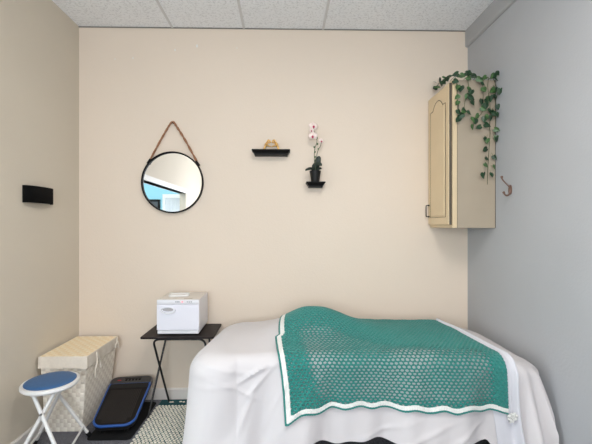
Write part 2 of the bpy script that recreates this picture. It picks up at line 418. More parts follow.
def flower(px, py, s, rz, rx):
    p = fl(px, py, -.012)
    bm = bmesh.new()
    for k, (ang, l, w) in enumerate(((90, 1, .75), (215, 1, .75), (325, 1, .75), (15, 1.05, 1.15), (165, 1.05, 1.15))):
        a = math.radians(ang); d = Vector((math.cos(a), 0, math.sin(a))); q = Vector((-math.sin(a), 0, math.cos(a)))
        rows = []
        for i in range(6):
            f = i/5; ww = w*math.sin(PI*(f*.86+.08))*.5; y = -.12*math.sin(PI*f) - (.05 if k > 2 else 0) + .1*f*f
            rows.append([bm.verts.new((d*f*l+q*ww*e+Vector((0, y+.06*e*e, 0)))*s) for e in (-1, -.4, .4, 1)])
        for A, Bq in zip(rows, rows[1:]):
            for j in range(3): bm.faces.new((A[j], A[j+1], Bq[j+1], Bq[j]))
    o = solid(link('flower', bm, M['petal'], t, loc=p, rot=(rx, 0, rz)), .001)
    bm = bmesh.new(); bmesh.ops.create_icosphere(bm, subdivisions=2, radius=1, matrix=Matrix.Translation((0, -.2*s, -.2*s)) @ Matrix.Diagonal((.24*s, .2*s, .3*s, 1)))
    link('lip', bm, M['lip'], o)
flower(313.4, 126.2, .036, .25, -.1); flower(312.8, 136, .036, -.3, .15); flower(321.2, 141, .024, .6, 0)
flower(311.6, 130.5, .02, -.3, .2)

# ------------------------------------------------------------------ black wall sconce, left wall
ya, yb_ = 2.318, 2.59; z0, z1 = 1.52, 1.628
t = thing('wall_sconce', 'black curved up-and-down light fixture on the left wall', 'wall light', (XL, (ya+yb_)/2, (z0+z1)/2))
hw = (yb_-ya)/2; hz = (z1-z0)/2; dp = .05
prof = [(0, -hw)]+[(dp*math.sin(PI*k/24)**.6, -hw*math.cos(PI*k/24)) for k in range(1, 24)]+[(0, hw)]
bm = bmesh.new(); rows = [[bm.verts.new((x, y, z)) for x, y in prof] for z in (-hz, hz)]
for k in range(len(prof)-1): bm.faces.new((rows[0][k], rows[0][k+1], rows[1][k+1], rows[1][k]))
solid(link('shade', bm, M['black_flat'], t), .003, -1)
link('back_plate', B(0, .006, -hw+.004, hw-.004, -hz+.004, hz-.004), M['black'], t)
link('socket_bar', B(.006, .03, -.03, .03, -.02, .02), M['black_matte'], t)

# ------------------------------------------------------------------ cabinet on the right wall
cy0 = 2.556; cx0 = at(452.5, 150, cy0).x; cz0, cz1 = at(0, 228, cy0).z, at(0, 76, cy0).z
t = thing('wall_cabinet', 'tall beige wall cabinet mounted in the corner on the grey wall', 'cabinet', (cx0, cy0, cz0))
W = XR-cx0; D = YB-cy0; HH = cz1-cz0
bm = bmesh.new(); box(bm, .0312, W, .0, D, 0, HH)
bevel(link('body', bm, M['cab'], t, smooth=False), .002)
bm = bmesh.new()   # face frame in front of the carcass
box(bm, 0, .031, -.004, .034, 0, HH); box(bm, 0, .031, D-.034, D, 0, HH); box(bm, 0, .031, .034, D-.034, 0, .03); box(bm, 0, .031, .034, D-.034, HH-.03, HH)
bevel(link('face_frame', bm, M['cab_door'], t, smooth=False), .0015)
bm = bmesh.new(); box(bm, .0312, .0345, -.0015, 0, 0, HH); link('seam', bm, M['cab_gap'], t, smooth=False)
bm = bmesh.new(); box(bm, W-.004, W, -.0015, 0, 0, HH); link('edge_strip', bm, M['cab_gap'], t, smooth=False)  # dark strip along the wall edge
# door, raised panel with cathedral arch; lies in the plane x = 0, sticks out to -.022
dy0, dy1, dz0, dz1 = .013, D-.012, .022, HH-.018
door = link('door', B(-.021, -.001, dy0, dy1, dz0, dz1), M['cab_door'], t, smooth=False); bevel(door, .005, 3)
def arch(y0, y1, z0, z1, rise, n=18):
    pts = [(y0, z0), (y1, z0)]
    for k in range(n+1):
        f = k/n; y = y1+(y0-y1)*f
        a = 0 if f < .18 or f > .82 else (math.sin(PI*(f-.18)/.64))**.7
        pts.append((y, z1+rise*a))
    return pts
outer = arch(dy0+.052, dy1-.052, dz0+.055, dz1-.12, .055)
inner = arch(dy0+.068, dy1-.068, dz0+.072, dz1-.137, .053)
bm = bmesh.new(); n = len(outer)
A = [bm.verts.new((-.0212, y, z)) for y, z in outer]; Bq = [bm.verts.new((-.0285, y, z)) for y, z in inner]
for k in range(n): bm.faces.new((A[k], A[(k+1) % n], Bq[(k+1) % n], Bq[k]))
bm.faces.new(Bq)
link('raised_panel', bm, M['cab_door'], door, smooth=False)
bm = bmesh.new(); P3 = [Vector((-.0212, y, z)) for y, z in outer]; tube(bm, P3, .003, 6, closed=True)
link('panel_groove', bm, M['cab_gap'], door)
bm = bmesh.new(); box(bm, -.0175, -.0005, dy0-.004, dy0-.0005, dz0, dz1); link('door_gap_shadow', bm, M['cab_gap'], t, smooth=False)  # dark strip painted for the shadow in the door gap
hy = dy1-.022; zt, zb = at(0, 205, 2.92).z-cz0, at(0, 216.5, 2.92).z-cz0
bm = bmesh.new(); tube(bm, rounded([(-.022, hy, zt), (-.046, hy, zt), (-.046, hy, zb), (-.022, hy, zb)], .008), .004, 8)
for zz in (zt, zb): tube(bm, [(-.021, hy, zz), (-.026, hy, zz)], .0075, 10)
link('handle', bm, M['iron'], t)

# ------------------------------------------------------------------ ivy garland
t = thing('ivy_garland', 'trailing artificial green vine draped over the top and side of beige cabinet', 'plant', (cx0+.1, cy0, cz1))
O = Vector((cx0+.1, cy0, cz1))
def c5(x, y): return (420+x/5.55, 60+y/5.55)
def c6(x, y): return (450+x/4.93, 120+y/4.93)
def depth(px, extra=0):
    y = 2.545-extra
    if px > 488: y = min(y, 1.452*F/(px-284)+.0)
    return y
def heart(bm, p, s, rz, rx, ry):
    m = Matrix.Translation(p) @ Matrix.Rotation(rz, 4, 'Z') @ Matrix.Rotation(rx, 4, 'X') @ Matrix.Rotation(ry, 4, 'Y')
    half = [(0, .32), (.16, .5), (.36, .46), (.47, .22), (.42, -.06), (.26, -.32), (.1, -.52), (0, -.68)]
    mid = [bm.verts.new(m @ Vector((0, -.05*s, z*s))) for z in (.32, .25, .1, -.08, -.3, -.48, -.68)]
    for sg in (-1, 1):
        e = [bm.verts.new(m @ Vector((sg*x*s, -.02*s+.28*x*s*(1 if x > .3 else .8), z*s))) for x, z in half[1:-1]]
        quads = [(mid[0], e[0], e[1], mid[1]), (mid[1], e[1], e[2], mid[2]), (mid[2], e[2], e[3], mid[3]), (mid[3], e[3], e[4], mid[4]), (mid[4], e[4], e[5], mid[5])]
        for q in quads: bm.faces.new(q if sg > 0 else q[::-1])
        tri = (mid[5], e[5], mid[6]); bm.faces.new(tri if sg > 0 else tri[::-1])
strands = {
 'a': ([c5(192, 85), c5(200, 120), c5(205, 160), c5(205, 210), c5(215, 260), c5(212, 325)], [(222, 95), (192, 120), (205, 152), (222, 160), (203, 207), (203, 240), (210, 290), (208, 332), (235, 300), (222, 310)]),
 'b': ([c5(265, 80), c5(268, 130), c5(270, 190), c5(250, 230), c5(245, 290)], [(270, 76), (265, 103), (268, 162), (278, 180), (262, 200), (280, 212), (290, 237), (242, 275), (268, 292), (255, 205), (238, 286)]),
 'c': ([c5(325, 88), c5(345, 130), c5(350, 180), c5(350, 230), c5(345, 290), c5(310, 330), c5(290, 372)], [(325, 110), (345, 130), (350, 165), (354, 100), (340, 118), (338, 233), (365, 228), (346, 272), (360, 255), (313, 315), (293, 333), (303, 342), (288, 372), (323, 374)]),
 'd': ([c5(380, 88), c5(376, 150), c5(385, 215), c5(390, 290), c5(386, 380), c6(198, 60), c6(192, 150), c6(187, 230), c6(184, 318)], [(395, 96), (407, 160), (400, 172), (385, 215), (372, 220), (400, 290), (386, 282), (365, 318), (388, 322), (366, 362), (362, 438), (352, 330)]),
 'e': ([c5(405, 80), c5(418, 130), c5(430, 180), c5(420, 230), c5(422, 300), c5(418, 388), c5(416, 440)], [(425, 76), (418, 105), (410, 92), (437, 175), (425, 168), (412, 205), (425, 262), (412, 300), (428, 306), (418, 388), (418, 435)]),
}
six = [(225, 50), (227, 97), (178, 103), (170, 147), (177, 190), (215, 185), (172, 222), (215, 232), (160, 272), (203, 270)]
for key, (path, lv) in strands.items():
    off = {'a': 0, 'b': .01, 'c': .02, 'd': .005, 'e': .015}[key]
    start = O+Vector((random.uniform(-.02, .02), .06, .02)) if 0 else None
    pts = [at(px, py, depth(px, off))-O for px, py in path]
    top = pts[0].copy(); top.y = .05; top.z = .012
    brow = pts[0].copy(); brow.y = -.012; brow.z = .016
    st = link('vine', T(smooth_path([top, brow]+pts[1:], 6), .0019, 6), M['stem'], t)
    bm = bmesh.new(); bm2 = bmesh.new()
    L = [(c5(*q), .034) for q in lv] + ([(c6(*q), .031) for q in six] if key == 'd' else [])
    for (px, py), s in L:
        s *= random.uniform(.85, 1.15); e = random.uniform(.0, .012)
        p = at(px, py, depth(px, off+e))-O
        if p.z > .0: p.y = min(p.y, -.03)
        heart(random.choice((bm, bm, bm2)), p+Vector((0, -.012, 0)), s*1.22, random.uniform(-.6, .6), random.uniform(-.35, .25), random.uniform(-1.2, 1.2))
        near = min(pts[1:], key=lambda q: (q-p).length) if len(pts) > 1 else pts[0]
        tube(bm2, [p+Vector((0, -.008, .006)), p.lerp(near, .5)+Vector((0, 0, .008))], .0009, 4) if (near-p).length < .09 else None
    link('leaves', bm, M['leaf'], st); link('variegated_leaves', bm2, M['leaf2'], st)
# vine lying on the top, spilling over the door side
pts = []
for x, y, Y in ((92, 150, 2.91), (105, 130, 2.86), (130, 118, 2.8), (150, 100, 2.73), (170, 88, 2.67), (200, 78, 2.6), (222, 88, 2.58)):
    px, py = c5(x, y); p = at(px, py, Y)-O; p.z = max(p.z, .012); pts.append(p)
st = link('vine', T(smooth_path(pts, 6), .0022, 6), M['stem'], t)
bm = bmesh.new(); bm2 = bmesh.new()
for x, y, Y in ((88, 124, 2.9), (84, 155, 2.88), (98, 148, 2.85), (120, 132, 2.84), (112, 112, 2.86), (130, 122, 2.8), (150, 104, 2.75), (140, 96, 2.77), (163, 90, 2.7), (200, 78, 2.6), (190, 84, 2.62), (225, 95, 2.57), (300, 88, 2.58), (262, 74, 2.6), (285, 78, 2.6)):
    px, py = c5(x, y); p = at(px, py, Y)-O
    if p.x > -.1 and p.z < .03: p.z = .03
    heart(random.choice((bm, bm, bm2)), p, .044, random.uniform(-.8, .8), random.uniform(-.9, .1), random.uniform(-1.4, 1.4))
link('leaves', bm, M['leaf'], st); link('variegated_leaves', bm2, M['leaf2'], st)

# ------------------------------------------------------------------ bronze hook on the right wall
hy = 2.385; hk = at(507, 187, hy); sc = .0066
t = thing('coat_hook', 'bronze double-prong coat hook on the grey wall', 'hook', (XR, hy, hk.z))
link('back_plate', (lambda b: (tube(b, [(0, 0, 0), (-.006, 0, 0)], .017, 16, flat=1.9), b)[1])(bmesh.new()), M['bronze'], t, loc=(0, 0, -.018))
bm = bmesh.new(); tube(bm, smooth_path([(-.004, 0, -.002), (-.016, -.002, .008), (-.034, -.005, .024), (-.05, -.008, .038), (-.062, -.01, .052), (-.064, -.01, .062)], 5), [.006, .005, .0045, .0045, .005, .006], 10)
bmesh.ops.create_icosphere(bm, subdivisions=2, radius=.0085, matrix=Matrix.Translation((-.064, -.01, .064)))
link('upper_prong', bm, M['bronze'], t)
bm = bmesh.new(); tube(bm, smooth_path([(-.004, 0, -.02), (-.01, -.004, -.045), (-.026, -.008, -.056), (-.042, -.01, -.052), (-.05, -.01, -.04)], 5), [.0075, .006, .006, .0055, .0065], 10)
bmesh.ops.create_icosphere(bm, subdivisions=2, radius=.0085, matrix=Matrix.Translation((-.051, -.01, -.037)))
link('lower_prong', bm, M['bronze'], t)

# ------------------------------------------------------------------ bed (massage table)
TX0, TX1, TY0, TY1, TZ = -.45, 1.385, 2.07, 2.74, .655
t = thing('massage_table', 'padded massage table with dark legs hidden under the white sheets', 'massage table', ((TX0+TX1)/2, (TY0+TY1)/2, 0))
cx_, cy_ = (TX0+TX1)/2, (TY0+TY1)/2
bm = bmesh.new(); outline_prism(bm, rrect(TX0-cx_+.05, TX1-cx_-.14, TY0-cy_+.03, TY1-cy_-.02, .16), TZ-.11, TZ-.045)
bevel(link('padded_top', bm, M['vinyl'], t), .02, 3)
bm = bmesh.new()
for a in ((-.80, .76, -.28, -.25), (-.80, .76, .27, .3), (-.80, -.77, -.25, .27), (.73, .76, -.25, .27)): box(bm, a[0], a[1], a[2], a[3], TZ-.18, TZ-.111)
link('apron', bm, M['wood'], t, smooth=False)
for sx in (-1, 1):
    for sy in (-1, 1):
        link('leg', T([(sx*.75, sy*.25, TZ-.182), (sx*.77, sy*.25, .019 if sx < 0 else 0)], .024, 10), M['wood'], t)

RR = .075      # edge rounding of the draped cloth
IX0, IX1, IY0, IY1 = TX0+.095, TX1-.02, TY0+.0, TY1-.045
def lump(x, y):
    z = .160*math.exp(-((x-.20)/.27)**2-((y-2.42)/(.19 if y < 2.42 else .30))**2)
    z += .030*math.exp(-((x-.58)/.24)**2-((y-2.38)/.20)**2)
    z += .018*math.exp(-((x-.0)/.14)**2-((y-2.25)/.18)**2)
    z += .012*math.exp(-((x-.95)/.22)**2-((y-2.45)/.2)**2)
    # the cloth sags a little towards the foot end
    z -= .055*min(1.3, max(0, (x-1.0)/.33))**1.6
    return z
def nz(x, y, z=0): return noise.noise(Vector((x, y, z)))
def top_z(x, y):
    w = .004*nz(x*5, y*5)+.0035*nz(x*11, y*11, 3)
    return TZ+.012+lump(x, y)+w
def fold(s, d):      # outward displacement of the hanging cloth
    k = max(0, d-.05)
    f = .030*math.sin(s*9.0+.6+1.2*nz(s*1.5, 0))+.016*math.sin(s*21+2.2*nz(s*3, d*1.2, 5))+.01*math.sin(s*37+6*d)
    f += .035*nz(s*3.2, d*2.0, 8)
    return f*min(1, k/.42)
def wrinkle(x, d):
    # a few short tension creases on the head end of the sheet
    f = 0
    for cx, cd, ang, L, w, a in ((-.27, .12, .55, .14, .010, .013), (-.22, .16, .8, .12, .010, .012), (-.31, .21, -.5, .08, .010, .010), (-.17, .08, .35, .12, .012, .009), (-.35, .1, -.2, .09, .012, .008), (-.12, .25, 1.1, .2, .014, .008), (-.3, .33, 1.2, .2, .016, .010), (-.02, .30, .9, .2, .014, .007),
                                 (.7, .46, .4, .2, .012, .010), (.55, .42, .35, .14, .010, .008), (.95, .45, .5, .15, .012, .01)):
        dx, dd = x-cx-(.09 if cx < 0 else 0), d-cd-.02; u = dx*math.cos(ang)-dd*math.sin(ang); v = dx*math.sin(ang)+dd*math.cos(ang)
        f += a*.75*math.exp(-(u/L)**2-(v/w)**2)
    return f
def skirt(bx, by, nx, ny, s, d, off=0, extra_flare=0.0):
    """point on cloth hanging past the inset boundary point (bx,by), d metres along the cloth"""
    r_ = RR+.055*max(0, -nx)
    q = PI*r_/2
    z0 = top_z(bx, by)
    if d < q: out = r_*math.sin(d/r_); dn = r_*(1-math.cos(d/r_)); on, oz = math.sin(d/r_), math.cos(d/r_)
    else: out = r_+(.085 if ny < -.3 and nx < .6 else .02 if nx > .5 else .04)*(d-q); dn = r_+(d-q)*.995; on, oz = 1, .0
    out += fold(s, d)*(.6 if nx > .8 else 1.5 if nx > .05 else .5 if nx < -.6 else 1)+off*on
    if nx < 0: out += .055*(-nx)*max(0, min(1, (2.55-by)/.35))*min(1, d/.1)
    if nx > 0: out += .02*nx*min(1, d/.1)
    if nx > 0 and ny < 0: out += (.16+.085*math.sin(math.atan2(ny, nx)*13))*nx*(-ny)*min(1, max(0, d-.04)/.35)
    if ny < -.5: out += wrinkle(bx, d)
    return Vector((bx+nx*out, by+ny*out, z0-dn+off*oz))
def border():
    """(bx,by,nx,ny,s) around the inset rounded rectangle, s = x along the front edge"""
    out = []
    def arc(cx, cy, r, a0, a1, s0, n):
        for k in range(1, n):
            a = math.radians(a0+(a1-a0)*k/n); out.append((cx+r*math.cos(a), cy+r*math.sin(a), math.cos(a), math.sin(a), s0+r*1.6*math.radians(abs(a1-a0))*k/n))
    rl, rr = .10, .09
    N = 230
    for k in range(N+1):
        x = IX0+rl+(IX1-rr-IX0-rl)*k/N; out.append((x, IY0, 0, -1, x))
    s = IX1-rr; arc(IX1-rr, IY0+rr, rr, -90, 0, s, 44); s += rr*1.6*PI/2
    for k in range(41): y = IY0+rr+(IY1-IY0-2*rr)*k/40; out.append((IX1, y, 1, 0, s+y-IY0-rr))
    s += IY1-IY0-2*rr; arc(IX1-rr, IY1-rr, rr, 0, 90, s, 30); s += rr*1.6*PI/2
    for k in range(91): x = IX1-rr-(IX1-rr-IX0-rl)*k/90; out.append((x, IY1, 0, 1, s+IX1-rr-x))
    s = -10
    arc(IX0+rl, IY1-rl, rl, 90, 180, s, 26); s += rl*1.6*PI/2
    for k in range(41): y = IY1-rl-(IY1-IY0-2*rl)*k/40; out.append((IX0, y, -1, 0, s+IY1-rl-y))
    s += (IY1-IY0-2*rl)
    # last corner: end s must meet IX0+rl
    for k in range(1, 30):
        a = math.radians(180+90*k/30); out.append((IX0+rl+rl*math.cos(a), IY0+rl+rl*math.sin(a), math.cos(a), math.sin(a), IX0+rl-rl*1.6*(PI/2)*(1-k/30)))
    return out
bd = border()
# s jump between left side and the corner is smoothed by matching the phase
sx0 = IX0+.10-.10*1.6*PI/2
for i, (bx, by, nx, ny, s) in enumerate(bd):
    if s < -5:
        # left edge and back-left corner: continue backwards from sx0
        pass
rem = [i for i, b in enumerate(bd) if b[4] < -5]; last = bd[rem[-1]][4]
for i in rem: b = bd[i]; bd[i] = (b[0], b[1], b[2], b[3], sx0-(last-b[4]))
def hem(bx, by, nx, ny, s):
    z = .06+.02*math.sin(s*5)
    if ny < -.9:
        k = min(1, max(0, (bx-.0)/.14))*min(1, max(0, (1.20-bx)/.1)); k = k*k*(3-2*k)
        z = z*(1-k)+k*(.212+.010*math.sin(bx*16)+.005*math.sin(bx*41))
        return top_z(bx, by)-z+.043
    if ny > -.3: z = .30 if nx < .5 else .2
    return TZ+.03-z+.02
bm = bmesh.new(); uvl = bm.loops.layers.uv.new('UVMap')
ccx0, ccx1, ccy = IX0+.3, IX1-.3, (IY0+IY1)/2
rows = []
for j in range(34):
    f = j/33
    row = []
    for b in bd:
        tx = min(max(b[0], ccx0), ccx1)
        x = tx+(b[0]-tx)*f; y = ccy+(b[1]-ccy)*f
        row.append(bm.verts.new((x, y, top_z(x, y))))
    rows.append(row)
for j in range(1, 56):
    row = []
    for b in bd:
        d = hem(*b)*(j/55)
        row.append(bm.verts.new(skirt(*b, d)))
    rows.append(row)
n = len(bd)
for a, b in zip(rows, rows[1:]):
    for k in range(n): bm.faces.new((a[k], a[(k+1) % n], b[(k+1) % n], b[k]))
bmesh.ops.remove_doubles(bm, verts=bm.verts, dist=.0003)
# keep the hanging cloth clear of the walls
for v in bm.verts:
    if v.co.x > XR-.03: v.co.x = XR-.03-.2*min(.05, v.co.x-(XR-.03))*0
    if v.co.y > YB-.03: v.co.y = YB-.03
o = link('bed_sheet', bm, M['sheet']); o.data.shade_smooth()
tag(o, 'large plain white sheet draped over the massage table almost to the carpet', 'sheet')

def drape(x, b, off):
    """b metres of cloth from the back edge y = IY1"""
    L = IY1-IY0
    if b <= L:
        y = IY1-b; return Vector((x, y, top_z(x, y)+off))
    return skirt(x, IY0, 0, -1, x, b-L, off)
L0 = IY1-IY0
# second white sheet folded back at the foot
bm = bmesh.new(); rows = []; NA, NB = 70, 190; BT = L0+.60
for j in range(NB+1):
    b = BT*j/NB; f = j/NB
    xr = 1.135+.02*math.sin(6*f)+.135*min(1, (b/L0))**1.2 + .045*max(0, (b-L0)/.6)
    xl = 1.02+.10*min(1, b/L0)+.055*max(0, (b-L0-.12)/.5)
    if b > L0+.38: xl += .0
    row = []
    for i in range(NA+1):
        a = i/NA; x = xl+(xr-xl)*a
        p = drape(x, max(b, 0), .003+(.003+.005*math.sin(a*9+b*4)*min(1, b/.8))*(1 if a > .6 else a/.6)+.016*math.exp(-((a-.92)/.09)**2))
        # rolled right edge
        p.y -= .020*math.exp(-((a-.93)/.06)**2)*min(1, max(0, b-L0)/.1); p.z += .010*math.exp(-((a-.93)/.07)**2)*(b < L0+.06)
        row.append(bm.verts.new(p))
    rows.append(row)
for a, b in zip(rows, rows[1:]):
    for k in range(NA): bm.faces.new((a[k], a[k+1], b[k+1], b[k]))
o = solid(link('top_sheet', bm, M['sheet2']), .003); o.data.shade_smooth()
tag(o, 'narrow white top sheet showing between the teal blanket and the foot of the bed', 'sheet')

# crocheted blanket
CW, RH = .0245, .0160; BW = 1.17
def bx_left(b):
    k = min(1, max(0, (b-.47)/.03)); k = k*k*(3-2*k)
    return -.022+.010*math.sin(b*9+1)-.022*k+(.062*max(0, (b-L0-.02)/.40))
def bx_right(b): return 1.125+.085*min(1, b/L0)**1.1+.01*max(0, (b-L0)/.4)
def blen(a): return L0+.358-.03*min(1, a/.25)+.006*math.sin(a*52)+.006*math.sin(a*9+1)+.03*math.exp(-((a-0)/.03)**2)
NU, NV = 430, 400
grid = []; info = []
for j in range(NV+1):
    grow, irow = [], []
    for i in range(NU+1):
        a = i/NU; b = blen(a)*j/NV-.0
        u = a*BW; x = bx_left(b)+(bx_right(b)-bx_left(b))*a
        e = min(u, (blen(a)-b))
        # staggered stitch pattern
        rw = math.floor(b/RH); uu = u/CW+(.5 if rw % 2 else 0); fu = uu-math.floor(uu)-.5; fv = b/RH-rw-.5
        dd = math.hypot(fu*1.0, fv*.9)
        bumpz = .006*(1-math.exp(-(dd/.33)**2)) if e > .032 else .003+.001*math.sin(u*500)
        wav = .008*math.sin(u*38)*math.exp(-(blen(a)-b)/.05) + .004*math.sin(b*40)*math.exp(-u/.04)
        p = drape(x, b, .007+.007*min(1, max(0, (u-(BW-.16))/.1))+bumpz+abs(wav)*.6)
        grow.append(p); irow.append((u, b, e, dd))
    grid.append(grow); info.append(irow)
def hole_k(u, b):
    k = .365
    b0 = .35+.16*min(1, max(0, (u-.30)/.35)); k *= min(1, max(0, (b-b0)/.10))
    k *= min(1, max(0, (u-.05-.07*max(0, (b-.45)/.5))/.09))
    k *= min(1, max(0, (BW-.035-u)/.06)*1)
    k *= .97+.22*nz(u*4, b*4, 9)
    if b > L0+.26: k *= max(.5, 1-(b-L0-.26)/.10)
    return 0 if u > BW-.065 else max(k, .2 if b > b0 else .10)
parts = {'body': [], 'stripe': [], 'edging': []}
for j in range(NV):
    for i in range(NU):
        u = (info[j][i][0]+info[j][i+1][0])/2; b = (info[j][i][1]+info[j+1][i][1])/2; e = (info[j][i][2]+info[j+1][i+1][2])/2
        if e < .0095: parts['edging'].append((j, i)); continue
        if e < .032: parts['stripe'].append((j, i)); continue
        rw = math.floor(b/RH); uu = u/CW+(.5 if rw % 2 else 0); fu = uu-math.floor(uu)-.5; fv = b/RH-rw-.5
        if math.hypot(fu, fv*.9) < hole_k(u, b): continue
        parts['body'].append((j, i))
bl = thing('crochet_blanket', 'teal openwork crochet blanket with white striped border over the bed', 'blanket', (.6, 2.4, TZ))
for nm, pname, mm in (('body', 'openwork_field', 'teal'), ('stripe', 'border_stripe', 'yarn_white'), ('edging', 'edging', 'teal')):
    bm = bmesh.new(); vm = {}
    def gv(j, i):
        if (j, i) not in vm: vm[(j, i)] = bm.verts.new(grid[j][i]-Vector((.6, 2.4, TZ)))
        return vm[(j, i)]
    for j, i in parts[nm]: bm.faces.new((gv(j, i), gv(j, i+1), gv(j+1, i+1), gv(j+1, i)))
    o = solid(link(pname, bm, M[mm], bl), .004 if nm != 'body' else .002, 1); o.data.shade_smooth()
    if nm == 'stripe': o['label'] = 'white border stripe'
# small white tassel at the front right corner
p = drape(bx_right(L0+.3)+.012, L0+.335, .03)-Vector((.6, 2.4, TZ))
bm = bmesh.new()
for k in range(26):
    q = p+Vector((random.uniform(-.022, .022), random.uniform(-.008, .004), random.uniform(-.03, .02)))
    bmesh.ops.create_icosphere(bm, subdivisions=1, radius=.0075, matrix=Matrix.Translation(q))
link('corner_tassel', bm, M['yarn_white'], bl)

# ------------------------------------------------------------------ rug
t = thing('crochet_rug', 'white and teal bobble-knit rug on the carpet beside the bed', 'rug', (-.5, 2.4, 0))
rx0, rx1, ry0, ry1 = -.955, -.42, 1.75, 2.915
link('rug_base', B(rx0+.5, rx1+.5, ry0-2.4, ry1-2.4, .0005, .010), M['rug_teal'], t)
bm = bmesh.new(); sp = .0245
sph = bmesh.new(); bmesh.ops.create_icosphere(sph, subdivisions=1, radius=1); base_v = [v.co.copy() for v in sph.verts]; base_f = [[v.index for v in f.verts] for f in sph.faces]; sph.free()
j = 0; y = ry0+.01
while y < ry1-.085:
    x = rx0+(sp/2 if j % 2 else 0)
    while x < rx1-.01:
        jx, jy = random.uniform(-.0015, .0015), random.uniform(-.0015, .0015)
        vs = [bm.verts.new((x+.5+jx+c.x*.0108+c.y*.003, y-2.4+jy+c.y*.0092, .0105+c.z*.0075)) for c in base_v]
        for f in base_f: bm.faces.new([vs[q] for q in f])
        x += sp
    y += sp*.84; j += 1
o = link('bobbles', bm, M['rug_white'], t); o.data.shade_smooth(); o['label'] = 'off-white bobble stitches'
for k, (x, w) in enumerate(((-.87, .022), (-.80, .014), (-.775, .012), (-.735, .02), (-.66, .02), (-.6, .018))):
    bm = bmesh.new(); vs = [bm.verts.new((x+.5+c.x*w, 2.872-2.4+c.y*.010+(.006 if k % 2 else 0), .011+c.z*.004)) for c in base_v]
    for f in base_f: bm.faces.new([vs[q] for q in f])
    link('border_motif', bm, M['rug_white'], t)

# ------------------------------------------------------------------ black tray table
tz = .612; lx0, lx1, ty0, ty1 = -.984, -.484, 2.54, 2.885
t = thing('tray_table', 'black folding tray table holding the white towel warmer', 'table', ((lx0+lx1)/2, (ty0+ty1)/2, 0))
ccx, ccy2 = (lx0+lx1)/2, (ty0+ty1)/2
bm = bmesh.new(); outline_prism(bm, rrect(lx0-ccx, lx1-ccx, ty0-ccy2, ty1-ccy2, .012), tz-.013, tz)
bevel(link('table_top', bm, M['tabletop'], t, smooth=False), .002)
def fr(x0, x1, ytop, yfoot, x0f, x1f, zf):
    return rounded([(x0f-ccx, yfoot-ccy2, zf), (x0-ccx, ytop-ccy2, tz-.021), (x1-ccx, ytop-ccy2, tz-.021), (x1f-ccx, yfoot-ccy2, .020)], .055, 8)
link('leg_frame', T(fr(-.905, -.548, 2.565, 2.885, -.893, -.56, .013), .0075, 10), M['steel_black'], t)
link('leg_frame', T(fr(-.89, -.575, 2.86, 2.64, -.967, -.53, .002), .0075, 10), M['steel_black'], t)
for px_ in (-.80, -.62): link('bracket', B(px_-ccx-.02, px_-ccx+.02, 2.56-ccy2, 2.585-ccy2, tz-.028, tz-.013), M['steel_black'], t, smooth=False)

# ------------------------------------------------------------------ towel warmer
bx0, bx1, by0, by1 = -.884, -.592, 2.582, 2.88
t = thing('towel_warmer', 'white hot-towel cabinet with oval handle and red light on the black table', 'towel warmer', ((bx0+bx1)/2, (by0+by1)/2, tz))
w = (bx1-bx0)/2; dpt = (by1-by0)/2; hh = .246
bevel(link('body', B(-w, w, -dpt+.018, dpt, .018, hh), M['warmer'], t, smooth=False), .006, 3)
bevel(link('top_panel', B(-w+.001, w-.001, -dpt+.02, dpt-.002, hh-.002, hh+.002), M['warmer_top'], t, smooth=False), .0015)
d = bevel(link('door', B(-w, w, -dpt, -dpt+.017, .037, hh-.030), M['warmer_door'], t, smooth=False), .003, 2)
cp = bevel(link('control_panel', B(-w, w, -dpt, -dpt+.0175, hh-.028, hh+.001), M['warmer'], t, smooth=False), .004, 2)
bevel(link('base', B(-w+.004, w-.004, -dpt+.003, dpt-.01, .010, .034), M['warmer'], t, smooth=False), .003)
for sx in (-1, 1):
    for sy in (-1, 1): link('foot', B(sx*w*.6-.02, sx*w*.6+.02, sy*dpt*.72-.012, sy*dpt*.72+.012, 0, .011), M['black_matte'], t)
hx, hz_ = -w+.078, .173
bm = bmesh.new()
prof = [(1.0, 0), (1.0, -.006), (.92, -.012), (.80, -.012), (.72, -.004), (.70, 0)]
seg = 40; rings = []
for k in range(seg):
    a = 2*PI*k/seg; sh = 1 if math.sin(a) > 0 else 1
    rings.append([bm.verts.new((.053*math.cos(a)*(1-(1-f)*.8), y, (.024*math.sin(a)*f+(.0 if f > .9 else .004)))) for f, y in prof])
for k in range(seg):
    for j in range(len(prof)-1): bm.faces.new((rings[k][j], rings[(k+1) % seg][j], rings[(k+1) % seg][j+1], rings[k][j+1]))
link('handle', bm, M['warmer'], d, loc=(hx, -dpt, hz_))
bm = bmesh.new(); bmesh.ops.create_circle(bm, cap_ends=True, radius=1, segments=32); bmesh.ops.scale(bm, vec=(.037, .012, 1), verts=bm.verts); bmesh.ops.rotate(bm, matrix=Matrix.Rotation(PI/2, 3, 'X'), verts=bm.verts)
link('handle_recess', bm, M['print'] if 0 else mat('recess_grey', rgb(176, 172, 172), .6), d, loc=(hx, -dpt-.0008, hz_+.006))
zc = hh-.013; yf = -dpt-.0006
for x0_, x1_ in ((-.018, -.008), (-.006, .002), (.004, .012), (.062, .068), (.071, .075), (.078, .086), (.089, .098)):
    link('control_mark', B(x0_, x1_, yf, -dpt+.001, zc-.003, zc+.003), M['print'], cp, smooth=False)
bm = bmesh.new(); bmesh.ops.create_icosphere(bm, subdivisions=2, radius=.0045, matrix=Matrix.Translation((.03, -dpt, zc)))
link('indicator_light', bm, M['led'], cp)
link('label_plate', B(.03, .09, -dpt+.03, -dpt+.06, hh+.002, hh+.0024), mat('label_grey', rgb(180, 172, 158), .5), t, smooth=False)
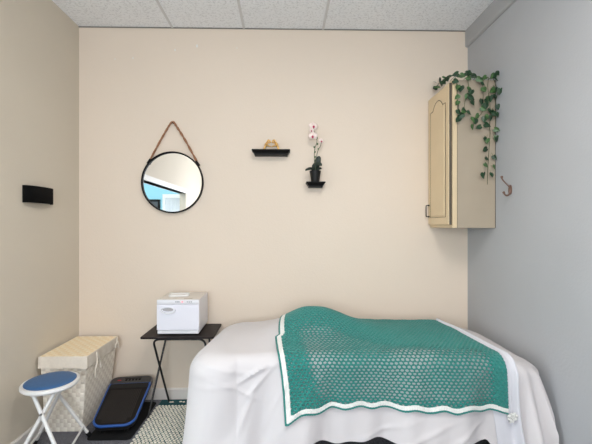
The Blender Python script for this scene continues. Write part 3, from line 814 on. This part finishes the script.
# flat white tray on top of the warmer
p = Vector(((bx0+bx1)/2-.03, 2.735, tz+hh+.0025))
bm = bmesh.new(); outline_prism(bm, rrect(-.075, .07, -.045, .045, .02), 0, .006)
tr = bevel(link('white_dish', bm, M['enamel'], loc=p, rot=(0, 0, .12)), .002, 2); tag(tr, 'small flat white dish lying on top of the towel warmer', 'dish')
bm = bmesh.new(); P3 = [Vector((x, y, .008)) for x, y in rrect(-.071, .066, -.041, .041, .02)]; tube(bm, P3, .004, 6, closed=True); link('rim', bm, M['enamel'], tr)

# ------------------------------------------------------------------ hamper
hx0, hx1, hy0, hy1, hz = -1.600, -1.282, 2.435, 2.885, .52
t = thing('laundry_hamper', 'tall cream woven lidded hamper in the left corner', 'hamper', ((hx0+hx1)/2, (hy0+hy1)/2, 0))
ox, oy = (hx0+hx1)/2, (hy0+hy1)/2
def weave_patch(bm, uvl, p0, du, dv, nrm, lu, lv, u0=0, taper=None, res=6, amp=.0035):
    nu, nv = max(1, round(lu/CELL)), max(1, round(lv/CELL)); g = []
    for j in range(nv*res+1):
        row = []
        for i in range(nu*res+1):
            cu, cv = i/res, j/res; iu, iv = min(int(cu), nu-1), min(int(cv), nv-1); fu, fv = cu-iu, cv-iv
            h = math.sin(PI*fu) if (iu+iv) % 2 else math.sin(PI*fv)
            e = min(1, 6*min(fu, fv, 1-fu, 1-fv)+.15)
            p = p0+du*(lu*cu/nu)+dv*(lv*cv/nv)+nrm*amp*h*e
            if taper: p = taper(p)
            row.append((bm.verts.new(p), (u0+cu*CELL, cv*CELL)))
        g.append(row)
    for j in range(nv*res):
        for i in range(nu*res):
            q = [g[j][i], g[j][i+1], g[j+1][i+1], g[j+1][i]]
            f = bm.faces.new([a[0] for a in q])
            for lp, a in zip(f.loops, q): lp[uvl].uv = a[1]
def tp(p):
    q = 1-p.z/hz; return Vector((-w+(p.x+w)*(1-.20*q), dd_+(p.y-dd_)*(1-.12*q), p.z))
w, dd_ = (hx1-hx0)/2-.008, (hy1-hy0)/2-.008
bm = bmesh.new(); uvl = bm.loops.layers.uv.new('UVMap'); X, Y, Z = Vector((1, 0, 0)), Vector((0, 1, 0)), Vector((0, 0, 1))
for p0, du, nr, lu in ((Vector((-w, -dd_, 0)), X, -Y, 2*w), (Vector((w, -dd_, 0)), Y, X, 2*dd_), (Vector((w, dd_, 0)), -X, Y, 2*w), (Vector((-w, dd_, 0)), -Y, -X, 2*dd_)):
    weave_patch(bm, uvl, p0, du, Z, nr, lu, .48, taper=tp)
bmesh.ops.remove_doubles(bm, verts=bm.verts, dist=.0004)
link('basket_body', bm, M['weave'], t)
bm = bmesh.new(); uvl = bm.loops.layers.uv.new('UVMap')
weave_patch(bm, uvl, Vector((-w-.005, -dd_-.005, hz)), X, Y, Z, 2*w+.01, 2*dd_+.01, amp=.002)
link('lid', bm, M['weave_top'], t)
# cloth skirt of the lid, slightly wavy
bm = bmesh.new(); per = []
for (ax, ay), (bx_, by_), n_ in (((-1, -1), (1, -1), 40), ((1, -1), (1, 1), 60), ((1, 1), (-1, 1), 40), ((-1, 1), (-1, -1), 60)):
    for k in range(n_): f = k/n_; per.append((ax+(bx_-ax)*f, ay+(by_-ay)*f))
rows = []
for j, zz in enumerate((hz-.002, hz+.002, hz, hz-.02, hz-.045, hz-.075)):
    row = []
    for k, (a, b) in enumerate(per):
        o_ = (.0, .003, .006, .007, .007, .008)[j]; wv = .0022*math.sin(k*.55)*j/5+.0015*math.sin(k*.23+1)*j/5
        row.append(bm.verts.new((a*(w+o_+wv), b*(dd_+o_+wv), zz+(.003*math.sin(k*.31) if j == 5 else 0))))
    rows.append(row)
for a, b in zip(rows, rows[1:]):
    for k in range(len(per)): bm.faces.new((a[k], a[(k+1) % len(per)], b[(k+1) % len(per)], b[k]))
lidc = link('lid_cloth', bm, M['linen'], t)
for yy, tips in ((-.11, ((-.03, -.16), (.045, -.12))), (.19, ((.02, -.075), (-.03, -.06)))):
    for dy_, dz_ in tips:
        bm = bmesh.new()
        pts = smooth_path([(w+.010, yy, hz-.01), (w+.018, yy+dy_*.35, hz-.01+dz_*.35), (w+.014, yy+dy_*.9, hz-.01+dz_*.7), (w+.016, yy+dy_, hz-.01+dz_)], 6)
        tube(bm, pts, .0045, 6, flat=.3); link('ribbon', bm, M['linen'], t)

# ------------------------------------------------------------------ floor mat + vibration plate
bm = bmesh.new()
pts = rrect(-1.27, -.985, 2.385, 2.89, .03, 5); outline_prism(bm, pts, .0005, .006)
tag(bevel(link('floor_mat', bm, M['mat_black'], smooth=False), .001), 'thin black mat on the carpet under the vibration plate', 'mat')
Lp, Wp = .485, .272
t = thing('vibration_plate', 'black exercise vibration plate with blue trim tilted on a black mat', 'exercise machine', (-1.118, 2.42, .006), (0, 0, math.radians(6)))
til = Matrix.Translation((0, 0, .066)) @ Matrix.Rotation(math.radians(15.5), 4, 'X') @ Matrix(((1, 0, 0, 0), (0, 1, 0, 0), (0, 0, 1, 0), (0, 0, 0, 1)))
def plate(x0, x1, y0, y1, z0, z1, r, rb):
    bm = bmesh.new(); outline_prism(bm, rrect(x0, x1, y0, y1, [rb, rb, r, r], 10), z0, z1)
    for v in bm.verts: v.co.x *= 1+.15*v.co.y/Lp
    bmesh.ops.transform(bm, matrix=til, verts=bm.verts); return bm
bevel(link('housing', plate(-Wp/2+.006, Wp/2-.006, .006, Lp-.004, -.038, -.009, .065, .035), M['black_matte'], t), .004)
bm = plate(-Wp/2, Wp/2, 0, Lp*.87, -.010, .004, .07, .012)
bevel(link('blue_rim', bm, M['blue'], t), .004, 3)
bm = plate(-Wp/2+.006, Wp/2-.006, Lp*.85, Lp, -.012, .010, .01, .045)
bevel(link('console', bm, M['console'], t), .006, 3)
bm = bmesh.new(); P3 = [til @ Vector((x*1.14, y, .004)) for x, y in ((-Wp/2+.004, Lp*.80), (-Wp/2+.006, Lp*.95), (-Wp/2+.03, Lp*.992), (Wp/2-.03, Lp*.992), (Wp/2-.006, Lp*.95), (Wp/2-.004, Lp*.80))]
tube(bm, rounded(P3, .03), .004, 8); link('console_trim', bm, M['foil'], t)
bevel(link('deck', plate(-Wp/2+.011, Wp/2-.011, .012, Lp*.80, .0, .0075, .06, .01), M['deck'], t), .002)
bm = bmesh.new(); y = .03
while y < Lp*.70:
    x = -Wp/2+.03
    while x < Wp/2-.03:
        if y > .06 or abs(x) < Wp/2-.055:
            vs = box(bm, x-.0035, x+.0035, y-.0035, y+.0035, .0073, .0090, mtx=til)
        x += .012
    y += .012
link('grip_studs', bm, mat('grip_rubber', rgb(48, 42, 38), .8), t, smooth=False)
link('deck_band', plate(-Wp/2+.014, Wp/2-.014, Lp*.725, Lp*.83, .007, .0095, .003, .003), M['black_matte'], t)
bm = bmesh.new()
for k in range(5): box(bm, -.045+k*.024, -.029+k*.024, Lp*.89, Lp*.925, .0095, .0115, mtx=til)
box(bm, -.05, .07, Lp*.935, Lp*.95, .0095, .0110, mtx=til)
link('buttons', bm, M['black'], t, smooth=False)
link('brand_mark', B(-.1, -.075, Lp*.9, Lp*.915, .0095, .0112, mtx=til), mat('red_print', rgb(190, 40, 50), .5), t, smooth=False)
for sx in (-1, 1):
    bm = bmesh.new(); tube(bm, [(sx*.075, .07, .0), (sx*.075, .07, .055)], .016, 14); link('foot', bm, M['black_rubber'], t)
bm = bmesh.new(); prism(bm, [(-.09, .30, 0), (-.09, .42, 0), (-.09, .42, .135), (-.09, .30, .103)], (.18, 0, 0)); link('rear_stand', bm, M['black_matte'], t, smooth=False)

# ------------------------------------------------------------------ folding stool
t = thing('folding_stool', 'white folding stool with round blue seat beside the hamper', 'stool', (-1.375, 2.205, 0), (0, 0, math.radians(12)))
sz = .455
bm = bmesh.new(); lathe(bm, [(.125, sz-.022), (.143, sz-.020), (.152, sz-.010), (.152, sz), (.148, sz+.006), (.136, sz+.008), (.12, sz+.004)], 64)
link('seat_ring', bm, M['enamel'], t)
bm = bmesh.new(); lathe(bm, [(.132, sz+.002), (.134, sz+.009), (.128, sz+.0135), (.10, sz+.016), (.05, sz+.0175), (.001, sz+.018)], 64)
link('seat', bm, M['seat_blue'], t)
for s in (1, -1):
    for sy in (-1, 1):
        top = Vector((-s*.055, sy*(.098 if s > 0 else .082), sz-.02)); foot = Vector((s*.15, sy*(.195 if s > 0 else .180), .02))
        tip = top.lerp(foot, 1.0)
        link('leg', T([top, foot], .0105, 12), M['enamel'], t)
        dirv = (foot-top).normalized(); link('foot_cap', T([foot-dirv*.018, foot+dirv*.014], .0135, 12), M['black_rubber'], t)
    a = Vector((-s*.055, 0, sz-.02)).lerp(Vector((s*.15, 0, .02)), .86)
    yy = (.098+(.195-.098)*.86) if s > 0 else (.082+(.180-.082)*.86)
    link('crossbar', T([(a.x, -yy, a.z), (a.x, yy, a.z)], .007, 10), M['enamel'], t)
    bm = bmesh.new(); tube(bm, [(-s*.055, -.11, sz-.026), (-s*.055, .11, sz-.026)], .008, 8); link('seat_rail', bm, M['enamel'], t)
bm = bmesh.new()
f = .055/.215
for sy in (-1, 1): link('pivot_bolt', T([(0, sy*.108, sz-.02-(sz-.04)*f), (0, sy*.142, sz-.02-(sz-.04)*f)], .006, 8), M['foil'], t)

# ------------------------------------------------------------------ lights
def ceiling_lamp(x, y, w, d, e, label):
    t = thing('ceiling_light', label, 'ceiling light', (x, y, ZC-.005))
    bm = bmesh.new()
    for a in ((-w/2-.02, w/2+.02, -d/2-.02, -d/2), (-w/2-.02, w/2+.02, d/2, d/2+.02), (-w/2-.02, -w/2, -d/2, d/2), (w/2, w/2+.02, -d/2, d/2)):
        box(bm, a[0], a[1], a[2], a[3], -.012, 0)
    link('frame', bm, M['white_paint'], t, smooth=False)
    link('diffuser', B(-w/2, w/2, -d/2, d/2, -.008, -.002), e, t, smooth=False)
def em(name, c, s):
    return mat(name, (.9, .9, .9, 1), .5, emit=c, es=s)
ceiling_lamp(.35, .5, .6, 1.2, em('lamp_warm', (1, .95, .90, 1), 15.5), 'white recessed ceiling light panel in the cream-walled room')
ceiling_lamp(-2.9, .3, .6, 1.2, em('aqua_fill_lamp', (.95, 1, 1, 1), 18), 'added unseen light panel that brightens the aqua room')  # made-up lamp, added to light the aqua room in the mirror
def area(name, loc, rot, sx, sy, e, c):
    l = bpy.data.lights.new(name, 'AREA'); l.shape = 'RECTANGLE'; l.size = sx; l.size_y = sy; l.energy = e; l.color = c
    o = bpy.data.objects.new(name, l); C.objects.link(o); o.location = loc; o.rotation_euler = rot; return o
area('window_daylight', ((WX0+WX1)/2, YR-.15, (WZ0+WZ1)/2), (PI/2+.22, 0, 0), WX1-WX0, WZ1-WZ0, 80, (.88, .94, 1))
area('aqua_room_fill', (-4.2, .8, 1.45), (PI/2+.12, 0, -PI/2), 2.4, 1.7, 95, (.97, .98, 1))  # added fill without a window; brightens the right wall through the opening
w_ = bpy.data.worlds.new('world'); S.world = w_; w_.use_nodes = True
w_.node_tree.nodes['Background'].inputs[0].default_value = (.8, .9, 1, 1); w_.node_tree.nodes['Background'].inputs[1].default_value = 1.0
